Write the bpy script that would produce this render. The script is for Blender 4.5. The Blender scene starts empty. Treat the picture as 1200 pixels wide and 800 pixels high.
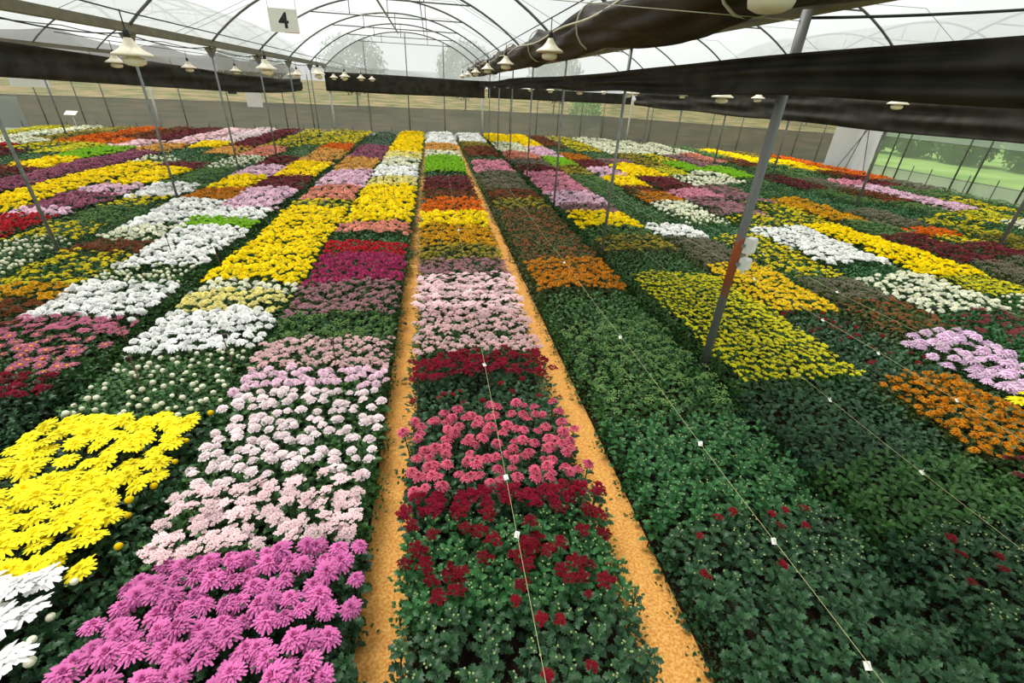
import bpy, math, random
from mathutils import Vector, Matrix, Euler
random.seed(7)
R = random.Random(11)
scn = bpy.context.scene
col = scn.collection

# ------------------------------------------------------------------ camera, world, exposure
H = 2.8
cam_d = bpy.data.cameras.new('camera'); cam = bpy.data.objects.new('camera', cam_d); col.objects.link(cam)
cam_d.sensor_width = 36.0; cam_d.lens = 529.566 * 36 / 1200; cam_d.clip_end = 900; cam_d.clip_start = 0.02
RW = ((0.98705249, -0.15421895, 0.04408972), (0.03711317, 0.48700721, 0.87260907), (-0.15604487, -0.85967464, 0.48642523))
cam.matrix_world = Matrix.Translation((0, 0, H)) @ Matrix(RW).transposed().to_4x4()
scn.camera = cam
w = bpy.data.worlds.new('overcast_sky'); scn.world = w; w.use_nodes = True
wn = w.node_tree.nodes; wl = w.node_tree.links
bgn = wn['Background']; bgn.inputs['Strength'].default_value = 0.66
tcw = wn.new('ShaderNodeTexCoord'); nzw = wn.new('ShaderNodeTexNoise'); nzw.inputs['Scale'].default_value = 2.2
nzw.inputs['Detail'].default_value = 4
rpw = wn.new('ShaderNodeValToRGB')
rpw.color_ramp.elements[0].position = .3; rpw.color_ramp.elements[0].color = (.86, .89, .89, 1)
rpw.color_ramp.elements[1].position = .7; rpw.color_ramp.elements[1].color = (1.0, .99, .965, 1)
wl.new(tcw.outputs['Generated'], nzw.inputs['Vector']); wl.new(nzw.outputs['Fac'], rpw.inputs['Fac'])
wl.new(rpw.outputs['Color'], bgn.inputs['Color'])
sun_d = bpy.data.lights.new('hazy_sun', 'SUN'); sun_d.energy = 4.8; sun_d.angle = math.radians(22); sun_d.color = (1, .97, .91)
sun = bpy.data.objects.new('hazy_sun', sun_d); col.objects.link(sun); sun.rotation_euler = (math.radians(-28), math.radians(-14), 0)
vs = scn.view_settings; vs.view_transform = 'Standard'; vs.look = 'None'; vs.gamma = 1; vs.exposure = 0.72; vs.use_curve_mapping = False
try:
    scn.cycles.transparent_max_bounces = 24
    scn.cycles.max_bounces = 8
except Exception: pass

# ------------------------------------------------------------------ helpers
def lin(h, k=1.0):
    h = h.lstrip('#'); out = []
    for i in (0, 2, 4):
        c = int(h[i:i+2], 16) / 255
        out.append((c / 12.92 if c <= .04045 else ((c + .055) / 1.055) ** 2.4) * k)
    return tuple(out) + (1,)

def tag(o, label=None, cat=None, group=None, kind=None):
    if label: o['label'] = label
    if cat: o['category'] = cat
    if group: o['group'] = group
    if kind: o['kind'] = kind
    return o

def empty(name, loc=(0, 0, 0), rz=0):
    o = bpy.data.objects.new(name, None); col.objects.link(o)
    o.empty_display_size = .05; o.location = loc; o.rotation_euler = (0, 0, rz)
    return o

class MB:
    def __init__(s): s.v = []; s.f = []; s.t = []
    def add(s, v, f, t=None):
        b = len(s.v); s.v += [tuple(p) for p in v]; s.f += [tuple(i + b for i in q) for q in f]
        s.t += list(t) if t is not None else [0.0] * len(v)
        return s
    def box(s, c, d, rot=None):
        x, y, z = d[0] / 2, d[1] / 2, d[2] / 2
        vs_ = [Vector((a * x, b * y, g * z)) for a in (-1, 1) for b in (-1, 1) for g in (-1, 1)]
        if rot: 
            m = Euler(rot).to_matrix(); vs_ = [m @ v for v in vs_]
        return s.add([v + Vector(c) for v in vs_], [(0, 1, 3, 2), (4, 6, 7, 5), (0, 4, 5, 1), (2, 3, 7, 6), (0, 2, 6, 4), (1, 5, 7, 3)])
    def tube(s, pts, r, n=8, cap=True):
        pts = [Vector(p) for p in pts]; V = []; F = []
        rr = r if isinstance(r, (list, tuple)) else [r] * len(pts)
        up = None
        for i, p in enumerate(pts):
            d = (pts[min(i + 1, len(pts) - 1)] - pts[max(i - 1, 0)]).normalized()
            if up is None:
                up = Vector((0, 0, 1)) if abs(d.z) < .9 else Vector((1, 0, 0))
            a = d.cross(up).normalized(); b = a.cross(d).normalized()
            for k in range(n):
                t = 2 * math.pi * k / n
                V.append(p + (a * math.cos(t) + b * math.sin(t)) * rr[i])
        for i in range(len(pts) - 1):
            for k in range(n):
                k2 = (k + 1) % n
                F.append((i * n + k, i * n + k2, (i + 1) * n + k2, (i + 1) * n + k))
        if cap:
            F.append(tuple(range(n - 1, -1, -1))); F.append(tuple((len(pts) - 1) * n + k for k in range(n)))
        return s.add(V, F)
    def lathe(s, prof, n=20, c=(0, 0, 0)):
        V = []; F = []
        for (r, z) in prof:
            for k in range(n):
                t = 2 * math.pi * k / n
                V.append((c[0] + r * math.cos(t), c[1] + r * math.sin(t), c[2] + z))
        for i in range(len(prof) - 1):
            for k in range(n):
                k2 = (k + 1) % n
                F.append((i * n + k, i * n + k2, (i + 1) * n + k2, (i + 1) * n + k))
        return s.add(V, F)
    def sweep(s, rings, closed=True):
        n = len(rings[0]); V = [p for r_ in rings for p in r_]; F = []
        for i in range(len(rings) - 1):
            for k in range(n if closed else n - 1):
                k2 = (k + 1) % n
                F.append((i * n + k, i * n + k2, (i + 1) * n + k2, (i + 1) * n + k))
        if closed:
            F.append(tuple(range(n - 1, -1, -1))); F.append(tuple((len(rings) - 1) * n + k for k in range(n)))
        return s.add(V, F)
    def mesh(s, name, mat, smooth=False):
        me = bpy.data.meshes.new(name); me.from_pydata(s.v, [], s.f)
        if mat: me.materials.append(mat)
        a = me.attributes.new('t', 'FLOAT', 'POINT'); a.data.foreach_set('value', s.t)
        if smooth: me.polygons.foreach_set('use_smooth', [True] * len(me.polygons))
        me.update(); return me
    def build(s, name, mat, parent=None, smooth=False):
        return put(name, s.mesh(name, mat, smooth), parent)

def put(name, me, parent=None, loc=None, rot=None, scl=None):
    o = bpy.data.objects.new(name, me); col.objects.link(o)
    if parent: o.parent = parent
    if loc is not None: o.location = loc
    if rot is not None: o.rotation_euler = rot
    if scl is not None: o.scale = (scl, scl, scl) if not isinstance(scl, (tuple, list)) else scl
    return o

def copy_tree(o, parent=None):
    c = o.copy(); col.objects.link(c)
    if parent: c.parent = parent
    for ch in o.children: copy_tree(ch, c)
    return c

# ------------------------------------------------------------------ materials
def new_mat(name):
    m = bpy.data.materials.new(name); m.use_nodes = True
    n = m.node_tree.nodes; return m, n, m.node_tree.links, n['Principled BSDF'], n['Material Output']

def plain(name, c, rough=.6, metal=0, noise=0, nscale=6, c2=None, spec=.4, bump=0, coord='Object'):
    m, n, l, p, o = new_mat(name)
    p.inputs['Roughness'].default_value = rough; p.inputs['Metallic'].default_value = metal
    p.inputs['Specular IOR Level'].default_value = spec
    p.inputs['Base Color'].default_value = c
    if noise or bump or c2:
        tc = n.new('ShaderNodeTexCoord'); nz = n.new('ShaderNodeTexNoise')
        nz.inputs['Scale'].default_value = nscale; nz.inputs['Detail'].default_value = 6
        l.new(tc.outputs[coord], nz.inputs['Vector'])
        rp = n.new('ShaderNodeValToRGB'); rp.color_ramp.elements[0].position = .35; rp.color_ramp.elements[1].position = .65
        rp.color_ramp.elements[0].color = c
        rp.color_ramp.elements[1].color = c2 or tuple(min(1, x * (1 + noise)) for x in c[:3]) + (1,)
        l.new(nz.outputs['Fac'], rp.inputs['Fac']); l.new(rp.outputs['Color'], p.inputs['Base Color'])
        if bump:
            b = n.new('ShaderNodeBump'); b.inputs['Strength'].default_value = bump; b.inputs['Distance'].default_value = .02
            l.new(nz.outputs['Fac'], b.inputs['Height']); l.new(b.outputs['Normal'], p.inputs['Normal'])
    return m

def sheer(name, c, opacity, translucent=.5, wave=0, noise=0):
    """woven net or film: partly open (transparent), partly lit cloth"""
    m, n, l, p, o = new_mat(name); n.remove(p)
    tr = n.new('ShaderNodeBsdfTransparent'); df = n.new('ShaderNodeBsdfDiffuse'); tl = n.new('ShaderNodeBsdfTranslucent')
    df.inputs['Color'].default_value = c; tl.inputs['Color'].default_value = c
    a = n.new('ShaderNodeMixShader'); a.inputs['Fac'].default_value = translucent
    l.new(df.outputs[0], a.inputs[1]); l.new(tl.outputs[0], a.inputs[2])
    b = n.new('ShaderNodeMixShader'); b.inputs['Fac'].default_value = opacity
    l.new(tr.outputs[0], b.inputs[1]); l.new(a.outputs[0], b.inputs[2]); l.new(b.outputs[0], o.inputs['Surface'])
    if noise:
        tc = n.new('ShaderNodeTexCoord'); nz = n.new('ShaderNodeTexNoise'); nz.inputs['Scale'].default_value = 1.3; nz.inputs['Detail'].default_value = 5
        mp = n.new('ShaderNodeMapRange'); mp.inputs['To Min'].default_value = opacity * (1 - noise); mp.inputs['To Max'].default_value = min(1, opacity * (1 + noise))
        mp.inputs['From Min'].default_value = .3; mp.inputs['From Max'].default_value = .7
        l.new(tc.outputs['Object'], nz.inputs['Vector']); l.new(nz.outputs['Fac'], mp.inputs['Value']); l.new(mp.outputs[0], b.inputs['Fac'])
    return m

def petal_mat(name, c_tip, c_base=None, var=.18, tl=.25):
    m, n, l, p, o = new_mat(name)
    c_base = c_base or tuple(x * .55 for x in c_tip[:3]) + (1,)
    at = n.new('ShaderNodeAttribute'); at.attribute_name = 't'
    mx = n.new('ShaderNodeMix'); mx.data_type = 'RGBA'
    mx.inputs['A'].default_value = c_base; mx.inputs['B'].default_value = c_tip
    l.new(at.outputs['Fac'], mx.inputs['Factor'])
    oi = n.new('ShaderNodeObjectInfo')
    hs = n.new('ShaderNodeHueSaturation')
    mp = n.new('ShaderNodeMapRange'); mp.inputs['To Min'].default_value = 1 - var; mp.inputs['To Max'].default_value = 1 + var * .6
    l.new(oi.outputs['Random'], mp.inputs['Value']); l.new(mp.outputs[0], hs.inputs['Value']); l.new(mx.outputs['Result'], hs.inputs['Color'])
    p.inputs['Roughness'].default_value = .7; p.inputs['Specular IOR Level'].default_value = .12
    l.new(hs.outputs[0], p.inputs['Base Color'])
    t = n.new('ShaderNodeBsdfTranslucent'); l.new(hs.outputs[0], t.inputs['Color'])
    ms = n.new('ShaderNodeMixShader'); ms.inputs['Fac'].default_value = tl
    l.new(p.outputs[0], ms.inputs[1]); l.new(t.outputs[0], ms.inputs[2]); l.new(ms.outputs[0], o.inputs['Surface'])
    return m

def leaf_mat(name, c, c2, spec=.35, rough=.5):
    m, n, l, p, o = new_mat(name)
    oi = n.new('ShaderNodeObjectInfo'); at = n.new('ShaderNodeAttribute'); at.attribute_name = 't'
    ad = n.new('ShaderNodeMath'); ad.operation = 'MULTIPLY_ADD'; ad.inputs[1].default_value = .5
    l.new(at.outputs['Fac'], ad.inputs[0])
    m2 = n.new('ShaderNodeMath'); m2.operation = 'MULTIPLY'; m2.inputs[1].default_value = .5
    l.new(oi.outputs['Random'], m2.inputs[0]); l.new(m2.outputs[0], ad.inputs[2])
    mx = n.new('ShaderNodeMix'); mx.data_type = 'RGBA'; mx.inputs['A'].default_value = c; mx.inputs['B'].default_value = c2
    l.new(ad.outputs[0], mx.inputs['Factor']); l.new(mx.outputs['Result'], p.inputs['Base Color'])
    p.inputs['Roughness'].default_value = rough; p.inputs['Specular IOR Level'].default_value = spec
    t = n.new('ShaderNodeBsdfTranslucent'); l.new(mx.outputs['Result'], t.inputs['Color'])
    ms = n.new('ShaderNodeMixShader'); ms.inputs['Fac'].default_value = .18
    l.new(p.outputs[0], ms.inputs[1]); l.new(t.outputs[0], ms.inputs[2]); l.new(ms.outputs[0], o.inputs['Surface'])
    return m

M = {}
M['sand'] = plain('orange_sand', lin('#c4823c'), .95, noise=.01, nscale=60, c2=lin('#e4b062'), bump=.6, spec=.1)
M['soil'] = plain('dark_soil', lin('#17120c'), .95, c2=lin('#2a2117'), nscale=25, bump=.5, spec=.1)
M['steel'] = plain('galvanised_steel', lin('#6f7472'), .45, metal=.35, c2=lin('#8b908c'), nscale=8)
M['steel_dark'] = plain('weathered_steel', lin('#565a55'), .5, metal=.3, c2=lin('#6a6d66'), nscale=8)
M['gutter'] = plain('gutter_steel', lin('#6d6d60'), .5, metal=.25, c2=lin('#7d7a68'), nscale=5)
M['white_post'] = plain('white_painted_steel', lin('#d5d6cf'), .5, c2=lin('#c0c1b8'), nscale=9)
M['white'] = plain('white_plastic', lin('#e4e4de'), .5, noise=.05)
M['enamel'] = plain('cream_enamel', lin('#d8cdb4'), .35, c2=lin('#e6dfcb'), nscale=12)
M['bulb'] = plain('milky_bulb', lin('#e8e2cc'), .3, noise=.03)
M['black'] = plain('black_rubber', lin('#1c1d1c'), .6, noise=.3)
M['string'] = plain('straw_string', lin('#a9a878'), .7, noise=.1)
M['wire'] = plain('pale_wire', lin('#b9b7a2'), .6, noise=.1)
M['wood'] = plain('stake_wood', lin('#5a3f2a'), .8, c2=lin('#7a5a3c'), nscale=20)
M['curtain'] = plain('black_shade_cloth', lin('#26251f'), .85, c2=lin('#3a3831'), nscale=3, spec=.2)
M['bundle'] = plain('brown_shade_cloth', lin('#1d1812'), .7, c2=lin('#3b3327'), nscale=2.2, spec=.35, bump=.5)
M['sheer_cloth'] = sheer('thin_shade_net', lin('#6f6a5e'), .62, .5)
M['film'] = sheer('clear_plastic_film', (.44, .47, .47, 1), .56, .8, noise=.10)
M['gable_film'] = sheer('end_plastic_film', (.47, .505, .515, 1), .55, .85, noise=.1)
M['net_grey'] = sheer('grey_wind_net', lin('#6b6d66'), .92, .35, noise=.04)
M['net_clear'] = sheer('insect_net', lin('#83857a'), .45, .4, noise=.12)
M['net_green'] = sheer('green_insect_net', lin('#9aa996'), .52, .5)
M['net_pale'] = sheer('pale_net', lin('#c3cec6'), .66, .6)
M['skirt'] = sheer('white_plastic_skirt', lin('#b9c0b8'), .86, .4, noise=.06)
M['path_brown'] = plain('brown_path', lin('#5e4a3c'), .9, c2=lin('#725c4a'), nscale=7, bump=.3)

# ------------------------------------------------------------------ the setting: ground, floor, walls
def sup(*xs): return xs
SX = [-23.1, -14.35, -5.55, 2.95, 11.5, 19.9]      # gutter rows
Y0 = -5.0
BACK = [(-23.1, 25.1), (-5.55, 29.0), (2.95, 30.0), (10.1, 29.3), (19.9, 20.6)]
def back_y(x):
    for (x0, y0), (x1, y1) in zip(BACK, BACK[1:]):
        if x0 <= x <= x1: return y0 + (y1 - y0) * (x - x0) / (x1 - x0)
    return 20.0

# floor inside
mb = MB(); mb.add([(-23.1, Y0, 0), (19.9, Y0, 0)] + [(x, y, 0) for x, y in reversed(BACK)], [tuple(range(2 + len(BACK)))])
floor = mb.build('floor', M['soil']); tag(floor, kind='structure')
mb = MB(); mb.add([(18.0, Y0, .006), (19.88, Y0, .006), (19.88, 20.4, .006), (18.0, 22, .006)], [(0, 1, 2, 3)])
mb.build('edge_path', M['path_brown'], floor)

for xa, xb in ((-.58, -.22), (.98, 1.48)):
    mb = MB(); mb.sweep([[(xa, y, .004), (xa + .06, y, .02), (xb - .06, y, .02), (xb, y, .004)] for y in (-.5, 28.6)], closed=False); mb.build('sandy_path', M['sand'], floor)
# outside ground
m, n, l, p, o = new_mat('meadow')
tc = n.new('ShaderNodeTexCoord'); nz = n.new('ShaderNodeTexNoise'); nz.inputs['Scale'].default_value = .33; nz.inputs['Detail'].default_value = 9
l.new(tc.outputs['Object'], nz.inputs['Vector'])
r1 = n.new('ShaderNodeValToRGB'); r1.color_ramp.elements[0].color = lin('#4f5a2c'); r1.color_ramp.elements[1].color = lin('#8c7854')
r1.color_ramp.elements[0].position = .4; r1.color_ramp.elements[1].position = .6
r2 = n.new('ShaderNodeValToRGB'); r2.color_ramp.elements[0].color = lin('#6c8c48'); r2.color_ramp.elements[1].color = lin('#87a45c')
r2.color_ramp.elements[0].position = .4; r2.color_ramp.elements[1].position = .6
l.new(nz.outputs['Fac'], r1.inputs['Fac']); l.new(nz.outputs['Fac'], r2.inputs['Fac'])
sx = n.new('ShaderNodeSeparateXYZ'); l.new(tc.outputs['Object'], sx.inputs[0])
mr = n.new('ShaderNodeMapRange'); mr.inputs['From Min'].default_value = -3; mr.inputs['From Max'].default_value = 1
sb_ = n.new('ShaderNodeMath'); sb_.operation = 'SUBTRACT'; l.new(sx.outputs['X'], sb_.inputs[0]); l.new(sx.outputs['Y'], sb_.inputs[1]); l.new(sb_.outputs[0], mr.inputs['Value'])
mx = n.new('ShaderNodeMix'); mx.data_type = 'RGBA'; l.new(mr.outputs[0], mx.inputs['Factor']); l.new(r1.outputs[0], mx.inputs['A']); l.new(r2.outputs[0], mx.inputs['B'])
l.new(mx.outputs['Result'], p.inputs['Base Color']); p.inputs['Roughness'].default_value = .95; p.inputs['Specular IOR Level'].default_value = .1
M['meadow'] = m
mb = MB(); N = 60; V = []; F = []
for i in range(N + 1):
    for j in range(N + 1):
        x = -260 + 520 * i / N; y = -120 + 420 * j / N
        d = max(0, y - 45); z = -.06 + min(2.4, .0004 * d * d) * (1 if x < 30 else max(0.2, 1 - (x - 30) / 60))
        V.append((x, y, z))
for i in range(N):
    for j in range(N):
        a = i * (N + 1) + j; F.append((a, a + N + 1, a + N + 2, a + 1))
mb.add(V, F); g = mb.build('ground_outside', M['meadow'], smooth=True); tag(g, kind='structure')

# soil strips of the beds (x0, x1)
BEDS = {-3: (-4.45, -3.32), -2: (-3.05, -1.86), -1: (-1.78, -0.51), 0: (-0.29, 1.06), 1: (1.37, 2.66), 2: (2.92, 4.28), 3: (4.33, 5.33), 4: (5.45, 6.5), 5: (6.65, 7.98)}
for i in range(11): BEDS[-4 - i] = (-4.93 - 1.18 * i - .5, -4.93 - 1.18 * i + .5)
for i in range(8): BEDS[6 + i] = (8.62 + 1.2 * i - .52, 8.62 + 1.2 * i + .52)
for k, (a, b) in sorted(BEDS.items()):
    y1 = back_y((a + b) / 2) - .7
    mb = MB(); xs = [a + .02, a + .1, b - .1, b - .02]; zs = [.0, .07, .07, .0]
    mb.sweep([[(x, y, z) for x, z in zip(xs, zs)] + [(b - .02, y, -.02), (a + .02, y, -.02)] for y in (-.2, y1)])
    mb.build('soil_strip', M['soil'], floor)

# back wall
def ribbon(pts, z0, z1, mat, name, parent, off=0, seg=1):
    mb = MB(); V = []; F = []
    for i, (x, y) in enumerate(pts):
        V += [(x, y + off, z0), (x, y + off, z1)]
    for i in range(len(pts) - 1): F.append((2 * i, 2 * i + 2, 2 * i + 3, 2 * i + 1))
    return mb.add(V, F).build(name, mat, parent)
wb = empty('wall_back', (0, 29.5, 0)); tag(wb, kind='structure')
wb.location = (0, 0, 0)
ribbon(BACK, 0, .28, M['skirt'], 'plastic_skirt', wb)
ribbon(BACK, .28, 1.62, M['net_grey'], 'wind_net', wb)
ribbon(BACK, 1.62, 3.45, M['net_clear'], 'insect_net', wb)
ribbon([(x, back_y(x)) for x in (-23, -18.3)], .28, 1.55, M['skirt'], 'clear_sheet', wb, -.08)
for z, r_ in ((.30, .012), (1.62, .014), (2.35, .012)):
    MB().tube([(x, y - .03, z) for x, y in BACK], r_, 6).build('rail', M['steel'], wb)

def arch_z(u, za=3.45, rise=1.75, half=4.2):
    Rr = (half * half + rise * rise) / (2 * rise); return za + rise - (Rr - math.sqrt(max(0, Rr * Rr - u * u)))
BAYS = [(SX[i], SX[i + 1]) for i in range(5)]
BAYEND = []
for (a, b) in BAYS:
    c = (a + b) / 2; BAYEND.append(min(back_y(a + .01), back_y(b - .01), back_y(c)) + .3 if c > 12 or c < -6 else 29.45)
    ye = BAYEND[-1]
    # gable film
    mb = MB(); V = []; F = []; n_ = 24; half = (b - a) / 2
    for i in range(n_ + 1):
        x = a + (b - a) * i / n_; V += [(x, ye + .05, 3.0), (x, ye + .05, arch_z(x - c, half=half))]
    for i in range(n_): F.append((2 * i, 2 * i + 2, 2 * i + 3, 2 * i + 1))
    mb.add(V, F).build('gable_film', M['gable_film'], wb)

# right wall (net, posts built later), left wall
wr = empty('wall_right'); tag(wr, kind='structure')
RW_ = [(19.9, Y0), (19.9, 20.6)]
ribbon(RW_, 0, .52, M['skirt'], 'plastic_skirt', wr)
ribbon(RW_, .52, 1.72, M['net_green'], 'green_net', wr)
ribbon(RW_, 1.72, 3.45, M['net_pale'], 'pale_net', wr)
for z in (.53, 1.72, 3.4): MB().tube([(19.86, Y0, z), (19.86, 20.6, z)], .014, 6).build('rail', M['steel_dark'], wr)
wlft = empty('wall_left'); tag(wlft, kind='structure')
LW = [(-23.1, Y0), (-23.1, 25.1)]
ribbon(LW, 0, .4, M['skirt'], 'plastic_skirt', wlft); ribbon(LW, .4, 3.45, M['net_clear'], 'insect_net', wlft)

# roof film, one sheet for each bay
for i, (a, b) in enumerate(BAYS):
    c = (a + b) / 2; half = (b - a) / 2; rings = []
    for y in (Y0, BAYEND[i] + .05):
        rings.append([(a + (b - a) * k / 24, y, arch_z(a + (b - a) * k / 24 - c, half=half) + .035) for k in range(25)])
    mb = MB(); mb.sweep(rings, closed=False); o = mb.build('ceiling', M['film'], smooth=True); tag(o, kind='structure')

# ------------------------------------------------------------------ steel frame
FR = [0.12 + 3.67 * i for i in range(9)]        # 0.12 3.79 7.46 11.13 14.8 18.47 22.14 25.81 29.48
BAYWORDS = {1: 'in the bay beyond the bare gutter', 2: 'in the bay with the number sign', 3: 'in the bay behind the hanging dark curtain', 4: 'in the outer bay beside the green netted wall'}
for bi in (1, 2, 3, 4):
    a, b = BAYS[bi]; c = (a + b) / 2; half = (b - a) / 2
    proto = None
    for fi, y in enumerate(FR):
        if y > BAYEND[bi] + .2: continue
        if fi == 0 and bi != 3 and bi != 2: continue
        if proto is None:
            proto = empty('roof_arch', (c, y, 3.45)); rt = proto
            MB().tube([((-half) + 2 * half * k / 28, 0, arch_z(-half + 2 * half * k / 28, half=half) - 3.45) for k in range(29)], .026, 8).build('hoop', M['steel_dark'], rt, True)
            MB().tube([(-2.4, 0, arch_z(2.4, half=half) - 3.45 - .02), (2.4, 0, arch_z(2.4, half=half) - 3.45 - .02)], .018, 6).build('tie_bar', M['steel_dark'], rt, True)
            for u in (-1.2, 0, 1.2):
                MB().tube([(u, 0, arch_z(2.4, half=half) - 3.45 - .02), (u, 0, arch_z(u, half=half) - 3.45)], .014, 6).build('strut', M['steel_dark'], rt, True)
        else:
            rt = copy_tree(proto); rt.location = (c, y, 3.45)
        last = abs(y - 29.48) < .1
        tag(rt, 'grey steel roof hoop with tie bar ' + BAYWORDS[bi], 'roof arch', 'roof hoops bay %d' % bi)
# end frame uprights of the number-sign bay
for x in (-3.46, -1.28, .72):
    o = MB().tube([(x, 29.35, 0), (x, 29.35, arch_z(x + 1.3, half=4.25))], .03, 8).build('gable_upright', M['steel'], None, True)
    tag(o, 'thin grey upright of the far gable, rising behind the dark curtain', 'post', 'gable uprights')
for x, z, r_, lb in ((-1.62, 5.14, .035, 'thick steel ridge pipe running along the roof hoops'), (-.25, 5.06, .016, 'thin steel purlin pipe running beside the ridge pipe'), (7.2, 5.14, .03, 'steel ridge pipe above the hanging dark curtain bay'), (-9.95, 5.14, .03, 'steel ridge pipe of the bay beyond the bare gutter')):
    o = MB().tube([(x, 0.1, z), (x, 29.4 if abs(x) < 3 else 27, z)], r_, 8).build('roof_pipe', M['steel_dark'], None, True)
    tag(o, lb, 'pipe')
# gutters
for i, lb in ((1, 'outer steel gutter beam in the distant bay beyond the bare gutter'), (2, 'bare steel gutter beam carrying the hoops beside the number sign'), (3, 'steel gutter beam half hidden behind the bundled brown shade cloth'), (4, 'steel gutter beam above the far black curtain')):
    x = SX[i]; ye = 29.5 if i in (2, 3) else back_y(x) + .2
    rings = [[(x - .11, y, 3.56), (x - .09, y, 3.42), (x + .09, y, 3.42), (x + .11, y, 3.56), (x + .09, y, 3.56), (x + .07, y, 3.45), (x - .07, y, 3.45), (x - .09, y, 3.56)] for y in (Y0, ye)]
    o = MB().sweep(rings).build('gutter_beam', M['gutter']); tag(o, lb, 'gutter')

# support posts
m, n, l, p, o = new_mat('rusty_post')
tc = n.new('ShaderNodeTexCoord'); sx = n.new('ShaderNodeSeparateXYZ'); l.new(tc.outputs['Object'], sx.inputs[0])
nz = n.new('ShaderNodeTexNoise'); nz.inputs['Scale'].default_value = 14; nz.inputs['Detail'].default_value = 5; l.new(tc.outputs['Object'], nz.inputs['Vector'])
ad = n.new('ShaderNodeMath'); ad.operation = 'MULTIPLY_ADD'; ad.inputs[1].default_value = .25; l.new(nz.outputs['Fac'], ad.inputs[0]); l.new(sx.outputs['Z'], ad.inputs[2])
rp = n.new('ShaderNodeValToRGB'); cr = rp.color_ramp; cr.interpolation = 'LINEAR'
cr.elements[0].position = .30; cr.elements[0].color = lin('#646866'); cr.elements[1].position = .335; cr.elements[1].color = lin('#8a4a2a')
for ps, c_ in ((.445, '#a5502c'), (.46, '#6d7070'), (1, '#70746f')):
    e = cr.elements.new(ps); e.color = lin(c_)
mr = n.new('ShaderNodeMapRange'); mr.inputs['From Min'].default_value = 0; mr.inputs['From Max'].default_value = 4
l.new(ad.outputs[0], mr.inputs['Value']); l.new(mr.outputs[0], rp.inputs['Fac']); l.new(rp.outputs[0], p.inputs['Base Color'])
p.inputs['Roughness'].default_value = .55; M['rusty'] = m

def post(x, y, label, group, r_=.03, top=3.42, mat='steel', bracket=False):
    rt = empty('support_post', (x, y, 0))
    MB().tube([(0, 0, 0), (0, 0, top)], r_, 10).build('shaft', M[mat], rt, True)
    MB().lathe([(0, 0), (r_ * 2.2, 0), (r_ * 2.2, .02), (r_ * 1.2, .05), (r_, .09)], 10).build('foot', M['steel'], rt)
    if bracket:
        for s in (-1, 1):
            mb = MB(); q = [(s * .03, .015, top - .24), (s * .04, .015, top - .24), (s * .15, .015, top - .02), (s * .03, .015, top - .02)]
            mb.add(q + [(x_, -.015, z_) for x_, _, z_ in q], [(0, 1, 2, 3), (7, 6, 5, 4), (0, 4, 5, 1), (1, 5, 6, 2), (2, 6, 7, 3), (3, 7, 4, 0)])
            mb.build('bracket', M['gutter'], rt)
    tag(rt, label, 'post', group); return rt
for fi, y in enumerate(FR[1:-1]):
    if fi == 0:
        post(2.82, y, 'steel post with a rusty band and two white socket boxes', None, .042, mat='rusty')
    else:
        post(2.90, y, 'slim grey steel post standing in the row under the bundled cloth', 'posts under the bundled cloth', .024)
for y in FR[2:-1]:
    post(-5.55, y, 'slim grey steel post standing in the row under the bare gutter', 'posts under the bare gutter', .024, bracket=True)
for y in FR[2:-1]:
    post(11.5, y, 'grey steel post in the distant row under the far black curtain', 'posts under the far curtain', .034)
for y in FR[4:7]:
    post(-14.35, y, 'grey steel post in the row beyond the long purple flower plot', 'posts beyond the purple plot', .03)

# wall posts
def wpost(x, y, label, group, r_=.025, top=3.4, mat='steel'):
    o = MB().tube([(x, y, 0), (x, y, top)], r_, 8).build('wall_post', M[mat], None, True); tag(o, label, 'post', group)
for x in (-21, -19.2, -17.6, -16.2, -15.2, -12.2, -10.2, -7.7, -6.4):
    wpost(x, back_y(x) - .06, 'slim grey wall post against the grey net beyond the bare gutter', 'wall posts beyond the bare gutter')
for x in (4.6, 6.2, 7.5, 8.9, 10.2, 12.4, 13.6, 14.9, 16, 17.1, 18.0, 18.8):
    wpost(x, back_y(x) - .06, 'slim grey wall post against the grey net on the curtain side', 'wall posts on the curtain side')
for x, lb in ((-13.3, 'white wall post beyond the purple flower plot'), (-5.35, 'white wall post below the end of the bare gutter'), (2.95, 'white wall post below the end of the bundled cloth'), (11.4, 'white wall post below the end of the far curtain')):
    wpost(x, back_y(x) - .12, lb, None, .06, 2.6, 'white_post')
for y in (2, 4.8, 7.4, 10.2, 13.1, 14.75, 15.45, 17.9, 18.5, 19.25):
    wpost(19.83, y, 'dark grey wall post of the green netted side wall', 'posts of the green netted wall', .03, 3.4, 'steel_dark')
for y in (9.2, 11.2, 12.4, 13.9, 14.9, 16.4, 17.2):
    o = MB().tube([(19.8, y, 0), (19.8, y, .75)], .018, 6).build('short_stake', M['steel_dark']); tag(o, 'short steel stake before the white skirt of the green netted wall', 'stake', 'short stakes at the green netted wall')
for x in [-20.3, -18.4, -16.8, -15.7, -14.2, -11.2, -9.2, -8.2, -6.9, -4.4, -2.3, -.3, 1.8, 5.4, 6.9, 8.2, 9.5, 12, 13, 14.2, 15.4, 16.5, 17.6]:
    o = MB().tube([(x, back_y(x) - .25, 0), (x, back_y(x) - .25, .6)], .016, 6).build('short_stake', M['steel_dark']); tag(o, 'short steel stake before the white skirt of the grey net wall', 'stake', 'short stakes at the grey net wall')
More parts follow.
